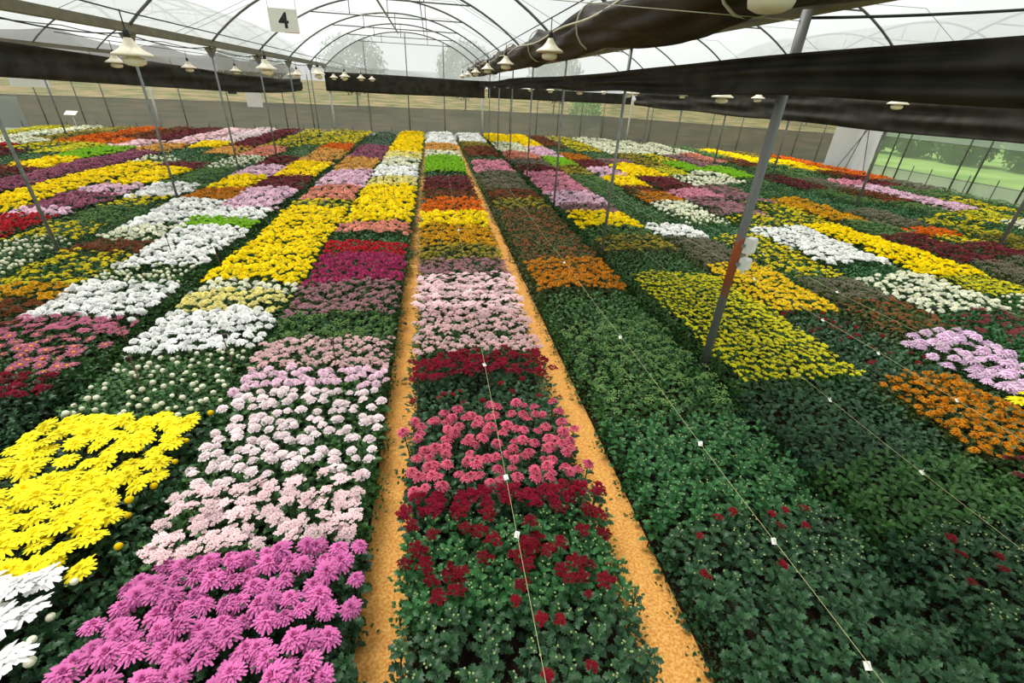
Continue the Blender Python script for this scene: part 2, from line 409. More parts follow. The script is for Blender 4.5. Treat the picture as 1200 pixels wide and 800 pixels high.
# white corner panel with bracing
rt = empty('corner_panel', (19.2, 20.85, 0)); rt.location = (0, 0, 0)
tag(rt, 'white plastic corner panel with crossed steel braces', 'panel')
x0, y0, x1, y1 = 19.1, back_y(19.1) - .1, 19.78, 19.3
mb = MB(); q = [(x0, y0), (19.75, 20.55), (19.80, y1)]
V = [(x, y, z) for x, y in q for z in (0.02, 3.3)] + [(x + .02, y + .02, z) for x, y in q for z in (0.02, 3.3)]
mb.add(V, [(0, 2, 3, 1), (2, 4, 5, 3), (6, 7, 9, 8), (8, 9, 11, 10), (0, 1, 7, 6), (4, 10, 11, 5), (1, 3, 9, 7), (3, 5, 11, 9)]).build('sheet', plain('white_film_panel', lin('#dfe6e4'), .5, noise=.04), rt)
for a_, b_ in (((19.5, 20.3, 0), (19.62, 19.9, 2.6)), ((19.35, 20.7, 0), (19.62, 19.9, 2.0)), ((19.74, 19.4, 0), (19.62, 19.9, 2.0)), ((19.2, 20.9, 2.0), (19.74, 19.4, 2.0))):
    MB().tube([a_, b_], .02, 6).build('brace', M['steel_dark'], rt)

# ------------------------------------------------------------------ curtains
def band(name, x, ys, z0f, z1f, th, mat, label, seed, fold=.034, parent=None):
    rr = random.Random(seed); rings = []; ph = [rr.uniform(0, 6.28) for _ in range(8)]; n_ = 15
    for y in ys:
        z0, z1 = z0f(y), z1f(y); ring = []
        for k in range(n_):
            t = k / (n_ - 1); z = z0 + (z1 - z0) * t
            wv = fold * (math.sin(13 * t + .5 * y + ph[0]) + .6 * math.sin(17 * t - .9 * y + ph[1]) + .5 * math.sin(2.3 * y + ph[2]))
            ring.append((x + wv - th / 2 * (1.3 - t * .6), y, z))
        for k in range(n_ - 1, -1, -1):
            t = k / (n_ - 1); z = z0 + (z1 - z0) * t
            wv = fold * (math.sin(8 * t + .6 * y + ph[3]) + .6 * math.sin(15 * t - 1.1 * y + ph[4]))
            ring.append((x + wv + th / 2 * (1.3 - t * .6), y, z))
        rings.append(ring)
    o = MB().sweep(rings).build(name, mat, parent, True)
    if label: tag(o, label, 'curtain')
    return o
def fr(a, b, s): return [a + (b - a) * i / s for i in range(s + 1)]
band('shade_curtain', 2.68, fr(-1.5, 29.3, 70), lambda y: 2.855 - .03 * math.sin(y * .86) ** 2, lambda y: 3.10 + .02 * math.sin(y * .5), .07, M['curtain'], 'long black shade curtain strung along the row of posts', 3)
band('shade_curtain', 11.3, fr(3, 27.3, 60), lambda y: 2.30 + .02 * math.sin(y), lambda y: 3.06, .09, M['curtain'], 'deep black shade curtain hanging before the green netted wall', 4)
ct = empty('shade_curtain', (-5.95, 18, 2.3)); ct.location = (0, 0, 0); tag(ct, 'dark shade curtain with a sheer upper strip behind the bare gutter', 'curtain')
zb = lambda y: 2.66 - .032 * (y - 8) if y < 20 else 2.28 - .06 * math.sin((y - 20) * .33)
band('dark_band', -6.7, fr(3, 28.6, 60), zb, lambda y: zb(y) + (.5 if y < 14 else .55), .08, M['curtain'], None, 5, parent=ct)
mb = MB(); rings = []
for y in fr(3, 28.6, 60):
    s_ = abs(math.sin((y - .12) / 3.67 * math.pi)); z1 = 3.42 - .16 * s_; z0 = zb(y) + .45
    rings.append([(-6.7 + .04 * math.sin(7 * t + y) + .25 * t * (1 - t), y, z0 + (z1 - z0) * t) for t in (0, .2, .4, .6, .8, 1)])
mb.sweep(rings, closed=False).build('sheer_strip', M['sheer_cloth'], ct, True)
# end-wall curtain (runs across)
def band_x(xs, y, z0, z1, label, seed, th=.06):
    rr = random.Random(seed); rings = []
    for x in xs:
        ring = []; yy = y(x)
        for k in range(7): ring.append((x, yy - th / 2 + .015 * math.sin(6 * k + 1.3 * x), z0(x) + (z1(x) - z0(x)) * k / 6))
        for k in range(6, -1, -1): ring.append((x, yy + th / 2 + .015 * math.sin(5 * k + 1.1 * x), z0(x) + (z1(x) - z0(x)) * k / 6))
        rings.append(ring)
    o = MB().sweep(rings).build('shade_curtain', M['curtain'], None, True); tag(o, label, 'curtain')
band_x(fr(-5.5, 2.95, 30), lambda x: 28.75, lambda x: 2.29 + .01 * math.sin(x), lambda x: 3.16 - .03 * math.sin(x * .5), 'black shade curtain across the far gable under the hoops', 6)
band_x(fr(3.1, 11.4, 30), lambda x: 28.5 - .03 * x, lambda x: 2.33, lambda x: 2.86, 'black shade curtain across the far wall behind the long curtain', 8)

# bundled cloth under the roof beside the posts
rr = random.Random(21); ph = [rr.uniform(0, 6.28) for _ in range(12)]; rings = []
for y in fr(2.2, 29.2, 150):
    s_ = abs(math.sin((y - .12) / 3.67 * math.pi))          # 0 at hoops, 1 mid-way
    top = 3.88 - .13 * s_; bot = 3.36 - .02 * math.sin(y * 1.7) - .05 * s_; ring = []
    for k in range(36):
        t = 2 * math.pi * k / 36; rad = 1 + .10 * math.sin(3 * t + y * .8 + ph[0]) + .10 * math.sin(6 * t - 1.3 * y + ph[1]) + .07 * math.sin(10 * t + 2.1 * y + ph[2]) + .05 * math.sin(3.7 * y + 2 * t)
        wx = .25 + .10 * s_
        ring.append((2.34 + wx * math.cos(t) * rad, y, (top + bot) / 2 + (top - bot) / 2 * math.sin(t) * rad))
    rings.append(ring)
bo = empty('cloth_bundle'); tag(bo, 'sagging bundle of brown shade cloth tied up along the gutter', 'curtain')
MB().sweep(rings).build('cloth', M['bundle'], bo, True)
for y in FR[1:-1]:
    mb = MB(); mb.tube([(2.34 + .30 * math.cos(t), y, 3.63 + .30 * math.sin(t)) for t in [2 * math.pi * k / 16 for k in range(17)]], .012, 6, False)
    mb.build('tie', M['wire'], bo, True)
# pale conduit along the bundle
pts = []
for y in fr(2.2, 29, 60): pts.append((1.98 + .03 * math.sin(y * .9), y, 3.60 + .03 * math.sin(y * 1.71) + .10 * math.exp(-(y - 2) / 5)))
o = MB().tube(pts, .014, 6).build('conduit', M['wire'], None, True); tag(o, 'pale cable conduit running along the bundled brown cloth', 'cable')

# ------------------------------------------------------------------ cables and wires
def cable(pts, r_, mat, label, group=None, sag=0, name='cable'):
    P = []
    for (a, b) in zip(pts, pts[1:]):
        for i in range(10):
            t = i / 10; P.append(tuple(a[j] + (b[j] - a[j]) * t - (sag * 4 * t * (1 - t) if j == 2 else 0) for j in range(3)))
    P.append(pts[-1]); o = MB().tube(P, r_, 6).build(name, M[mat], None, True); tag(o, label, 'cable' if mat == 'black' else 'wire', group); return o
cable([(2.82, 3.79, 3.37), (5.6, 3.15, 3.62), (9, 2.5, 4.2)], .011, 'black', 'black cable leaving the rusty-banded post under the roof', sag=.03)
cable([(2.82, 3.79, 3.35), (-5.5, 3.77, 3.42)], .003, 'wire', 'thin taut wire tied to the rusty-banded post', sag=.02)
cable([(-5.6, y, 3.40) for y in (4, 7.46, 11.13, 14.8, 18.5, 22.1, 25.8, 29)], .011, 'black', 'black cable drooping from post to post under the bare gutter', sag=.10)
cable([(-6.6, y, 3.46) for y in (4, 7.46, 11.13, 14.8, 18.5, 22.1, 25.8, 29)], .009, 'black', 'black cable along the upper edge of the sheer curtain strip', sag=.05)
for y in (9.3, 12.9, 13.3, 16.6, 20.3):
    cable([(-5.5, y, 3.55), (-3.2, y, 4.55), (.6, y, 4.55), (2.9, y, 3.55)], .004, 'steel', 'thin steel wire strung across the bay under the film', 'wires across the number sign bay', sag=.01)
for y in (5.6, 9.3, 12.9, 16.6):
    cable([(3.0, y, 3.5), (5, y, 4.5), (9.4, y, 4.5), (11.4, y, 3.5)], .004, 'steel', 'thin steel wire strung across the roof behind the long curtain', 'wires across the curtain bay', sag=.01)

# ------------------------------------------------------------------ pendant lamps
def lamp_proto():
    rt = empty('pendant_lamp')
    MB().tube([(0, 0, .15), (0, 0, .36)], .006, 6).build('cord', M['black'], rt)
    MB().lathe([(0, .20), (.022, .20), (.028, .18), (.028, .125), (.02, .12)], 14).build('socket', M['black'], rt, True)
    MB().lathe([(.022, .135), (.035, .125), (.055, .085), (.10, .035), (.172, -.005), (.182, -.022), (.176, -.026), (.165, -.012), (.10, .022), (.05, .07), (.03, .11)], 28).build('shade', M['enamel'], rt, True)
    MB().lathe([(.03, .02), (.045, -.01), (.05, -.03), (.092, -.045), (.102, -.065), (.094, -.092), (.06, -.108), (.02, -.113), (0, -.114)], 24).build('bulb_bowl', M['bulb'], rt, True)
    return rt
LP = lamp_proto(); used = False
ROWS = [(-2.95, [5.9, 10.2, 14.6, 18.9, 23.2, 27.4], 2.95, 'cream cone lamp in the row below the number sign', 'lamps below the number sign'),
        (-6.25, [11.8, 15.0, 18.3, 21.8, 25.0], 2.94, 'cream cone lamp hanging before the dark curtain behind the bare gutter', 'lamps before the sheer-topped curtain'),
        (1.55, [2.35, 6.85, 10.9, 14.4, 18.2, 22, 25.6], 3.27, 'cream cone lamp in the row below the bundled brown cloth', 'lamps below the bundled cloth'),
        (-4.3, [18, 21.5, 24.5, 27.3], 2.93, 'small cream lamp hanging beside the end of the bare gutter', 'lamps at the far end of the bare gutter'),
        (4.9, [8.1, 12.4, 16.7, 21, 25.4], 2.86, 'cream cone lamp partly hidden behind the long black curtain', 'lamps behind the long curtain'),
        (8.8, [8.5, 12.8, 17.1, 21.4, 25.6], 2.90, 'cream cone lamp hanging before the deep far curtain', 'lamps before the deep curtain'),
        (14.3, [13.3, 17.4, 21.4], 2.83, 'small cream lamp between the deep curtain and the green netted wall', 'lamps by the green netted wall')]
for x, ys, z, lb, gp in ROWS:
    for y in ys:
        rt = LP if not used else copy_tree(LP); used = True
        rt.location = (x, y, z); rt.rotation_euler = (0, 0, R.uniform(0, 6)); tag(rt, lb, 'lamp', gp)
        # long cord up to the roof wire
    o = MB().tube([(x, ys[0] - 1.5, z + .37)] + [(x, y, z + .35) for y in ys] + [(x, ys[-1] + 1, z + .37)], .007, 6).build('lamp_wire', M['black'], None, True)
    tag(o, 'thin dark wire carrying the ' + gp, 'wire')

# number sign
rt = empty('number_sign', (-2.15, 8.72, 3.40), .12)
tag(rt, 'white square board with a black number 4 hanging under the roof', 'sign')
MB().box((0, 0, .15), (.40, .008, .30)).build('board', M['white'], rt)
MB().box((.09, -.006, .004), (.20, .004, .008)).build('red_edge', plain('red_edge_tape', lin('#c2574e'), .6, noise=.1), rt)
cu = bpy.data.curves.new('digit', 'FONT'); cu.body = '4'; cu.size = .27; cu.extrude = .001; cu.align_x = 'CENTER'; cu.offset = .007
to = bpy.data.objects.new('digit', cu); col.objects.link(to)
dg = bpy.context.evaluated_depsgraph_get(); me = bpy.data.meshes.new_from_object(to.evaluated_get(dg)); bpy.data.objects.remove(to)
me.materials.clear(); me.materials.append(M['black'])
d_ = put('digit', me, rt, (0, -.007, .065), (math.pi / 2, 0, 0))
for s in (-.19, .19): MB().tube([(s, 0, .29), (s * 1.1, 0, 1.2)], .003, 5).build('hanging_wire', M['steel'], rt)

# socket boxes on the rusty post
for zz, dz, lb in ((1.62, .17, 'white socket box high on the rusty-banded post'), (1.44, .13, 'smaller white socket box lower on the rusty-banded post')):
    rt = empty('socket_box', (2.90, 3.74, zz), .5); tag(rt, lb, 'box')
    MB().box((0, 0, 0), (.10, .07, dz * .85)).build('case', M['white'], rt)
    MB().box((0, -.04, 0), (.08, .012, dz * .7)).build('cover', M['white'], rt)
    MB().tube([(0, 0, -dz * .4), (.0, 0, -dz * .4 - .05)], .012, 8).build('gland', M['white'], rt)
    MB().box((-.06, .03, 0), (.05, .03, .03)).build('clamp', M['steel'], rt)

# white boards and small things at the grey net wall
def board(x, z0, z1, wd, label):
    o = MB().box((x, back_y(x) - .15, (z0 + z1) / 2), (wd, .02, z1 - z0), (0, 0, .2)).build('white_board', M['white']); tag(o, label, 'board')
board(-9.0, 1.42, 2.3, .72, 'white board hanging on the grey net wall below the curtain')
board(-17.6, 1.95, 2.75, 1.4, 'large white board high on the wall beside the dark fan')
rt = empty('wall_fan', (-19.2, back_y(-19.2) - .3, 2.15)); tag(rt, 'dark round fan mounted high on the grey net wall', 'fan')
MB().lathe([(.0, -.05), (.20, -.05), (.24, 0), (.20, .05), (0, .05)], 20).build('housing', M['black'], rt, True).rotation_euler = (math.pi / 2, 0, 0)
MB().box((0, .12, 0), (.06, .3, .06)).build('arm', M['steel_dark'], rt)
rt = empty('loudspeaker', (-9.85, back_y(-9.85) - .3, 2.1)); tag(rt, 'small dark loudspeaker box fixed beside the white wall board', 'loudspeaker')
MB().box((0, 0, 0), (.34, .2, .22)).build('cabinet', M['black'], rt); MB().box((.1, .14, .0), (.05, .2, .05)).build('bracket', M['steel_dark'], rt)
rt = empty('sign_stand', (-16.0, back_y(-16.0) - 1.1, 0)); tag(rt, 'white tilted information plate on a thin stand by the wall', 'sign stand')
MB().tube([(0, 0, 0), (-.05, 0, .98)], .02, 8).build('stand', M['white_post'], rt); MB().box((-.06, 0, 1.0), (.46, .3, .02), (.5, 0, 0)).build('plate', M['white'], rt)

# ------------------------------------------------------------------ trees and bush outside
def crown(mb, c, rx, rz, n_, seed, leaf=.5):
    rr = random.Random(seed)
    for i in range(n_):
        u, v_ = rr.uniform(0, 2 * math.pi), math.acos(rr.uniform(-1, 1)); q = rr.uniform(.55, 1.0)
        p = Vector((c[0] + rx * q * math.cos(u) * math.sin(v_), c[1] + rx * q * math.sin(u) * math.sin(v_), c[2] + rz * q * math.cos(v_)))
        m_ = Euler((rr.uniform(0, 6), rr.uniform(0, 6), rr.uniform(0, 6))).to_matrix(); s_ = leaf * rr.uniform(.6, 1.2)
        pts = [p + m_ @ Vector(a) * s_ for a in ((0, 0, 0), (.5, .3, .1), (1, 0, 0), (.5, -.3, .1))]
        mb.add(pts, [(0, 1, 2, 3)], [rr.random()] * 4)
M['tree_leaf'] = leaf_mat('tree_foliage', lin('#3e5a2e'), lin('#6f8a4a'), .1, .8)
M['bark'] = plain('bark', lin('#4d4236'), .9, noise=.3, bump=.4)
def tree(x, y, h, rx, seed, label, group, n_=700, leaf=.8, z=0):
    rt = empty('tree', (x, y, z)); tag(rt, label, 'tree', group)
    MB().tube([(0, 0, -.3), (.1, 0, h * .35), (0, .1, h * .7)], [h * .014, h * .012, h * .006], 8).build('trunk', M['bark'], rt, True)
    mb = MB(); crown(mb, (0, 0, h * .62), rx, h * .42, n_, seed, leaf); o = mb.build('foliage', M['tree_leaf'], rt); o['kind'] = 'stuff'
for i, (x, y, h, rx) in enumerate(((-8.3, 60, 6.9, 3.6), (-19.5, 62, 6.5, 3.6), (3.9, 60, 6.9, 3.4), (15.5, 64, 6.5, 3.6))):
    tree(x, y, h, rx, 40 + i, 'hazy tree outside, seen through the far gable film', 'trees behind the far gable', 4200, .34, z=.2)
for i in range(8):
    tree(58 + R.uniform(-3, 6), 12 + i * 11, R.uniform(5.5, 8), R.uniform(3.6, 4.8), 60 + i, 'distant green tree standing beyond the meadow outside the netted side wall', 'trees beyond the meadow')
for i in range(8):
    bx_, by_ = 33 + R.uniform(-.6, .6), 9 + i * 3.3
    rt = empty('hedge_bush', (bx_, by_, 0)); tag(rt, 'grey green hedge bush standing on the grass outside the netted side wall', 'bush', 'hedge bushes outside the netted wall')
    mb = MB(); crown(mb, (0, 0, 1.15), 1.6, 1.3, 2200, 120 + i, .26); o = mb.build('foliage', M['tree_leaf'], rt); o['kind'] = 'stuff'
    MB().tube([(0, 0, -.1), (0, .05, .9)], [.06, .03], 6).build('stem', M['bark'], rt)
rt = empty('bush', (10.4, 33.5, 0)); tag(rt, 'bright green bush growing just outside the grey net wall', 'bush')
mb = MB(); crown(mb, (0, 0, 1.5), 1.3, 1.0, 500, 90, .3); o = mb.build('foliage', leaf_mat('bush_leaf', lin('#6b9a55'), lin('#9cc07c'), .1, .8), rt); o['kind'] = 'stuff'
MB().tube([(0, 0, -.1), (0, .05, 1.2)], [.06, .03], 6).build('stem', M['bark'], rt)

# ------------------------------------------------------------------ chrysanthemum pieces
def leaf_geo(L=1.0):
    # lobed leaf along +X, slightly folded
    half = [(0.0, .03), (.16, .10), (.26, .34), (.36, .17), (.48, .40), (.62, .18), (.74, .30), (.86, .12), (1.0, 0.0)]
    mid = [(0.0, .0), (.35, .04), (.7, .03), (1.0, -.10)]
    def zc(x): return .10 * math.sin(x * 2.6) - .16 * x * x
    V = []; F = []; T = []
    nh = len(half)
    for (x, y) in half: V.append((x * L, 0, zc(x) * L)); T.append(.35)
    for s in (1, -1):
        for (x, y) in half: V.append((x * L, s * y * L, (zc(x) + .22 * y) * L)); T.append(.35 + y)
    for s in (0, 1):
        o_ = nh * (1 + s)
        for i in range(nh - 1):
            F.append((i, i + 1, o_ + i + 1, o_ + i) if s == 1 else (i, o_ + i, o_ + i + 1, i + 1))
    return V, F, T
LV, LF, LT = leaf_geo()
def simple_leaf():
    V = [(0, 0, 0), (.35, .26, .06), (.55, .16, .05), (.7, .24, .0), (1, 0, -.12), (.7, -.24, 0), (.55, -.16, .05), (.35, -.26, .06), (.5, 0, .03)]
    F = [(0, 8, 1), (1, 8, 2), (2, 8, 3), (3, 8, 4), (4, 8, 5), (5, 8, 6), (6, 8, 7), (7, 8, 0)]
    return V, F, [.2, .7, .5, .7, .6, .7, .5, .7, .3]
SV, SF, ST = simple_leaf()
def add_leaf(mb, base, az, el, size, full=True, roll=0, dt=0):
    V, F, T = (LV, LF, LT) if full else (SV, SF, ST)
    m_ = Matrix.Rotation(az, 3, 'Z') @ Matrix.Rotation(-el, 3, 'Y') @ Matrix.Rotation(roll, 3, 'X')
    mb.add([Vector(base) + m_ @ (Vector(v) * size) for v in V], F, [min(1, max(0, t + dt)) for t in T])
def tuft(n_, rad, depth, size, seed, full):
    rr = random.Random(seed); mb = MB()
    for i in range(n_):
        t = i / (n_ - 1); z = -depth * (1 - t) ** 1.1; az = i * 2.4 + rr.uniform(-.4, .4); r0 = rad * (.10 + .25 * (1 - t) + rr.uniform(0, .25))
        el = -.25 + .95 * t + rr.uniform(-.25, .25)
        add_leaf(mb, (r0 * math.cos(az), r0 * math.sin(az), z), az + rr.uniform(-.5, .5), el, size * rr.uniform(.75, 1.15), full, rr.uniform(-.4, .4), rr.uniform(-.25, .25))
    return mb

def petal_ring(mb, n_, r0, r1, z0, z1, wd, curl, rr, jit=.12, t0=.2, tipw=.5):
    for k in range(n_):
        a = 2 * math.pi * (k + rr.uniform(-.35, .35)) / n_; L = r1 * (1 + rr.uniform(-jit, jit)); zz = z1 + rr.uniform(-.08, .08)
        ca, sa = math.cos(a), math.sin(a); w_ = wd * rr.uniform(.8, 1.2); mid = (r0 + L) * .55; zm = z0 * .4 + zz * .6 + curl
        tw = w_ * tipw; Lb = L * .96
        V = [(r0 * ca, r0 * sa, z0), (mid * ca - w_ * sa, mid * sa + w_ * ca, zm), (Lb * ca - tw * sa, Lb * sa + tw * ca, zz), (Lb * ca + tw * sa, Lb * sa - tw * ca, zz), (mid * ca + w_ * sa, mid * sa - w_ * ca, zm)]
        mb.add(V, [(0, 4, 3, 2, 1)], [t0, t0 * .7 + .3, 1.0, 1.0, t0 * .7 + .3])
def bloom_double(seed=1, n_=(20, 19, 17, 13, 9, 6), t0=.5):      # full double chrysanthemum, unit radius
    rr = random.Random(seed); mb = MB()
    for i, k in enumerate(n_):
        q = i / (len(n_) - 1)
        petal_ring(mb, k, .05, 1.0 - .78 * q, -.06 + .10 * q, -.12 + .66 * q ** .75, .125 - .03 * q, .15, rr, .14, t0 + .2 * q)
    return mb
def bloom_spider(seed=2):
    rr = random.Random(seed); mb = MB()
    for i, k in enumerate((19, 18, 16, 13, 9)):
        q = i / 4; petal_ring(mb, k, .04, 1.05 - .74 * q, .0, -.04 + .36 * q, .15, .14, rr, .2, .6 + .2 * q)
    return mb
def bloom_ball(seed=3):                                # incurved ball
    rr = random.Random(seed); mb = MB()
    mb.lathe([(.0, -.1), (.55, 0), (.72, .25), (.6, .5), (.3, .66), (.0, .7)], 12); mb.t = [.5] * len(mb.v)
    for i, k in enumerate((16, 15, 12, 8)):
        q = i / 3; petal_ring(mb, k, .30 - .15 * q, 1.0 - .72 * q, .02 + .35 * q, .10 + .66 * q, .17, .16, rr, .1, .35)
    return mb
def bloom_daisy(seed=4):
    rr = random.Random(seed); mb = MB()
    petal_ring(mb, 15, .12, 1.0, 0, .08, .14, .06, rr, .1, .55); petal_ring(mb, 12, .1, .75, .03, .2, .13, .06, rr, .1, .5)
    return mb
def daisy_eye():
    mb = MB(); mb.lathe([(.26, .05), (.24, .16), (.12, .22), (0, .23)], 10); mb.t = [1.0] * len(mb.v); return mb
def bud_ball(seed=6):
    mb = MB(); mb.lathe([(0, -.9), (.5, -.75), (.88, -.3), (1, .1), (.85, .55), (.5, .85), (0, .95)], 12); mb.t = [.5 + .07 * (i // 12) for i in range(len(mb.v))]; return mb
def floret(mb, c, r_, rr, t_hi=1.0):
    # small double floret: two rings of petals, tilted a little
    tx, ty = rr.uniform(-.4, .4), rr.uniform(-.4, .4); q = MB()
    petal_ring(q, 9, .08, 1.0, -.05, .05, .24, .08, rr, .14, .5); petal_ring(q, 6, .04, .58, .05, .30, .22, .08, rr, .14, .35)
    mb.add([(c[0] + x * r_, c[1] + y * r_, c[2] + (z + x * tx + y * ty) * r_) for x, y, z in q.v], q.f, q.t)
def cluster(n_, rad, fr_, dome, seed):                 # a spray head of many small florets (metres)
    rr = random.Random(seed); mb = MB()
    for i in range(n_):
        q = math.sqrt((i + .5) / n_); a = i * 2.39996 + rr.uniform(-.3, .3)
        floret(mb, (rad * q * math.cos(a), rad * q * math.sin(a), dome * (1 - q * q) + rr.uniform(-.012, .012)), fr_ * rr.uniform(.75, 1.2), rr)
    return mb
def bud_cluster(n_, rad, fr_, dome, seed):
    rr = random.Random(seed); mb = MB()
    for i in range(n_):
        q = math.sqrt((i + .5) / n_); a = i * 2.39996 + rr.uniform(-.4, .4); c = Vector((rad * q * math.cos(a), rad * q * math.sin(a), dome * (1 - q * q) + rr.uniform(-.02, .02))); s_ = fr_ * rr.uniform(.7, 1.2)
        V = [c + Vector(v) * s_ for v in ((1, 0, 0), (-.5, .87, 0), (-.5, -.87, 0), (0, 0, .8), (0, 0, -.8), (.5, .87, .1), (-1, 0, .1), (.5, -.87, .1))]
        V = [V[0], V[5], V[1], V[6], V[2], V[7], V[3], V[4]]
        mb.add(V, [(k, (k + 1) % 6, 6) for k in range(6)] + [((k + 1) % 6, k, 7) for k in range(6)], [.6] * 6 + [1, .2])
    return mb

LM = {'mid': leaf_mat('leaf_green', lin('#143a17'), lin('#4a7a35'), .3, .48), 'teal': leaf_mat('leaf_teal', lin('#113c1a'), lin('#437f44'), .3, .48),
      'dark': leaf_mat('leaf_dark', lin('#10301a'), lin('#3f6840'), .3, .46), 'deep': leaf_mat('leaf_deep', lin('#173a22'), lin('#3d6a48'), .5, .42),
      'olive': leaf_mat('leaf_olive', lin('#2c3f1a'), lin('#5c6a32'), .25)}
TUFT = {}; FTUFT = {}
for lk, lm in LM.items():
    TUFT[lk] = bpy.data.objects.new('leaf_tuft_' + lk, tuft(17, .09, .26, .058, 5, True).mesh('leaf_tuft', lm))
    FTUFT[lk] = bpy.data.objects.new('far_tuft_' + lk, tuft(34, .16, .28, .070, 6, False).mesh('leaf_tuft', lm))
LEAFME = {k: MB().add(LV, LF, LT).mesh('leaf', m_) for k, m_ in LM.items()}

# varieties: words, one-word, bloom type, tip colour, base colour, bloom radius, spacing, coverage, leaf, far density
V_ = {
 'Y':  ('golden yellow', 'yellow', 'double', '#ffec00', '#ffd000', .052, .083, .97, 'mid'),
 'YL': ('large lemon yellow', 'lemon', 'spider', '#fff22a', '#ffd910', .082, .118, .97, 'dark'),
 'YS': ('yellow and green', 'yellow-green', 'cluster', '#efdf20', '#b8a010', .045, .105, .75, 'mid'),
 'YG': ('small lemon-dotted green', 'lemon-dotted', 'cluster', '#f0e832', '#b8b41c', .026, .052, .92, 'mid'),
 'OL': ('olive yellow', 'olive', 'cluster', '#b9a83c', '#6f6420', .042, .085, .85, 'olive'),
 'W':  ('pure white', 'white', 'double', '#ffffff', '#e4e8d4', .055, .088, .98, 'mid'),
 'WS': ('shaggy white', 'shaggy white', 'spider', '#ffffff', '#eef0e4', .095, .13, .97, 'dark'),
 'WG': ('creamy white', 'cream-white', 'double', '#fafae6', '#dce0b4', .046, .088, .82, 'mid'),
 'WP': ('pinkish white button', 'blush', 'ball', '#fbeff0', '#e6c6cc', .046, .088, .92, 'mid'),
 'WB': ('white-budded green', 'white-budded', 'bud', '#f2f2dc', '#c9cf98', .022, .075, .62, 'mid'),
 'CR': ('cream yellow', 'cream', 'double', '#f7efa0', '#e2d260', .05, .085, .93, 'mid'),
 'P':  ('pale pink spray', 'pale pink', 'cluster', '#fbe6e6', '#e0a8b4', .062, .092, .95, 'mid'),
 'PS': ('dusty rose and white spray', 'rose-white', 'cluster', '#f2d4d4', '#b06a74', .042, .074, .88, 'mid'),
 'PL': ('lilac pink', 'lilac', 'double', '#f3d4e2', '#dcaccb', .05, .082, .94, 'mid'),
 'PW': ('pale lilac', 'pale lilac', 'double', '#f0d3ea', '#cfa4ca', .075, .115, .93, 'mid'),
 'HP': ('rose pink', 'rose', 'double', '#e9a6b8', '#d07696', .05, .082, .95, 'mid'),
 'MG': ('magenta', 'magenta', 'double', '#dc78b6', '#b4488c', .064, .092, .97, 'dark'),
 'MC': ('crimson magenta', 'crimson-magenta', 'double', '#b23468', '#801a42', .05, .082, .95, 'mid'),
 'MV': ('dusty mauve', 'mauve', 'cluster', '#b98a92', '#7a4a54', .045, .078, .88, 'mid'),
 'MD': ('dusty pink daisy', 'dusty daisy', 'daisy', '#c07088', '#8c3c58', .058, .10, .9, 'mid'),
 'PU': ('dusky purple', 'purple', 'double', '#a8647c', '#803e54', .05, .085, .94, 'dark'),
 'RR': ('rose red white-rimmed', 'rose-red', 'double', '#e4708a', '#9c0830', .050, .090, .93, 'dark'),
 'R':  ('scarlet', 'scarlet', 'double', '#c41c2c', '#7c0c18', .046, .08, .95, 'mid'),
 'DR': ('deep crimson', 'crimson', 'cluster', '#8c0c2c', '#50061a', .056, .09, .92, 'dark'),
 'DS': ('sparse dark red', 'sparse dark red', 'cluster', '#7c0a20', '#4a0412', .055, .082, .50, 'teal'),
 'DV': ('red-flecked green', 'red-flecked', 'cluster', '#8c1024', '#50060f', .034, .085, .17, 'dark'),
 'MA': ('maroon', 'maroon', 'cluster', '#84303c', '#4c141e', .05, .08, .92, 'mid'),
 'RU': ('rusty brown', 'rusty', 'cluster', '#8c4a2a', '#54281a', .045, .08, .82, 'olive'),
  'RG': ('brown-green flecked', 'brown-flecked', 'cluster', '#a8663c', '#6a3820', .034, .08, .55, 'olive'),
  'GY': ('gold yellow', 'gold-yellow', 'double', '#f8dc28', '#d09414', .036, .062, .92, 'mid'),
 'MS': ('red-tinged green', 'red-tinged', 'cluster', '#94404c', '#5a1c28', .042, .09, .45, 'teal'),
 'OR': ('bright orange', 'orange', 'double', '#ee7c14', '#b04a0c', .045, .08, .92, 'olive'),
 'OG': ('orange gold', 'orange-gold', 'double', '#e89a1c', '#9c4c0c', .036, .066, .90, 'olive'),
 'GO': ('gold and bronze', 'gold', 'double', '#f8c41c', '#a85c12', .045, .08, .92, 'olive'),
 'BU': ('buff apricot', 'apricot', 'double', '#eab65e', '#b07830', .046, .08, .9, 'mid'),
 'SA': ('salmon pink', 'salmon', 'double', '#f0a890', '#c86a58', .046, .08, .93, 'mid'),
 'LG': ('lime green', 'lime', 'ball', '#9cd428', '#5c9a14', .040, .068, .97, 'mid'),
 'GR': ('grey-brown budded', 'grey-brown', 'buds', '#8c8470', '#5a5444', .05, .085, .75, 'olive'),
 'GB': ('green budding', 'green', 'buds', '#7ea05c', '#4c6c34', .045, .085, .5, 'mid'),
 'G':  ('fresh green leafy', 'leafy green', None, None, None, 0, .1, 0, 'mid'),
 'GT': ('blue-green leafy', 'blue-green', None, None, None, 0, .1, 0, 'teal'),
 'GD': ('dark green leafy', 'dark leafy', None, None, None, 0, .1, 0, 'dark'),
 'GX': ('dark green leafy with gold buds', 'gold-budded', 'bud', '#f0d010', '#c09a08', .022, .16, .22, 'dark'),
}
BL = {}; CL = {}
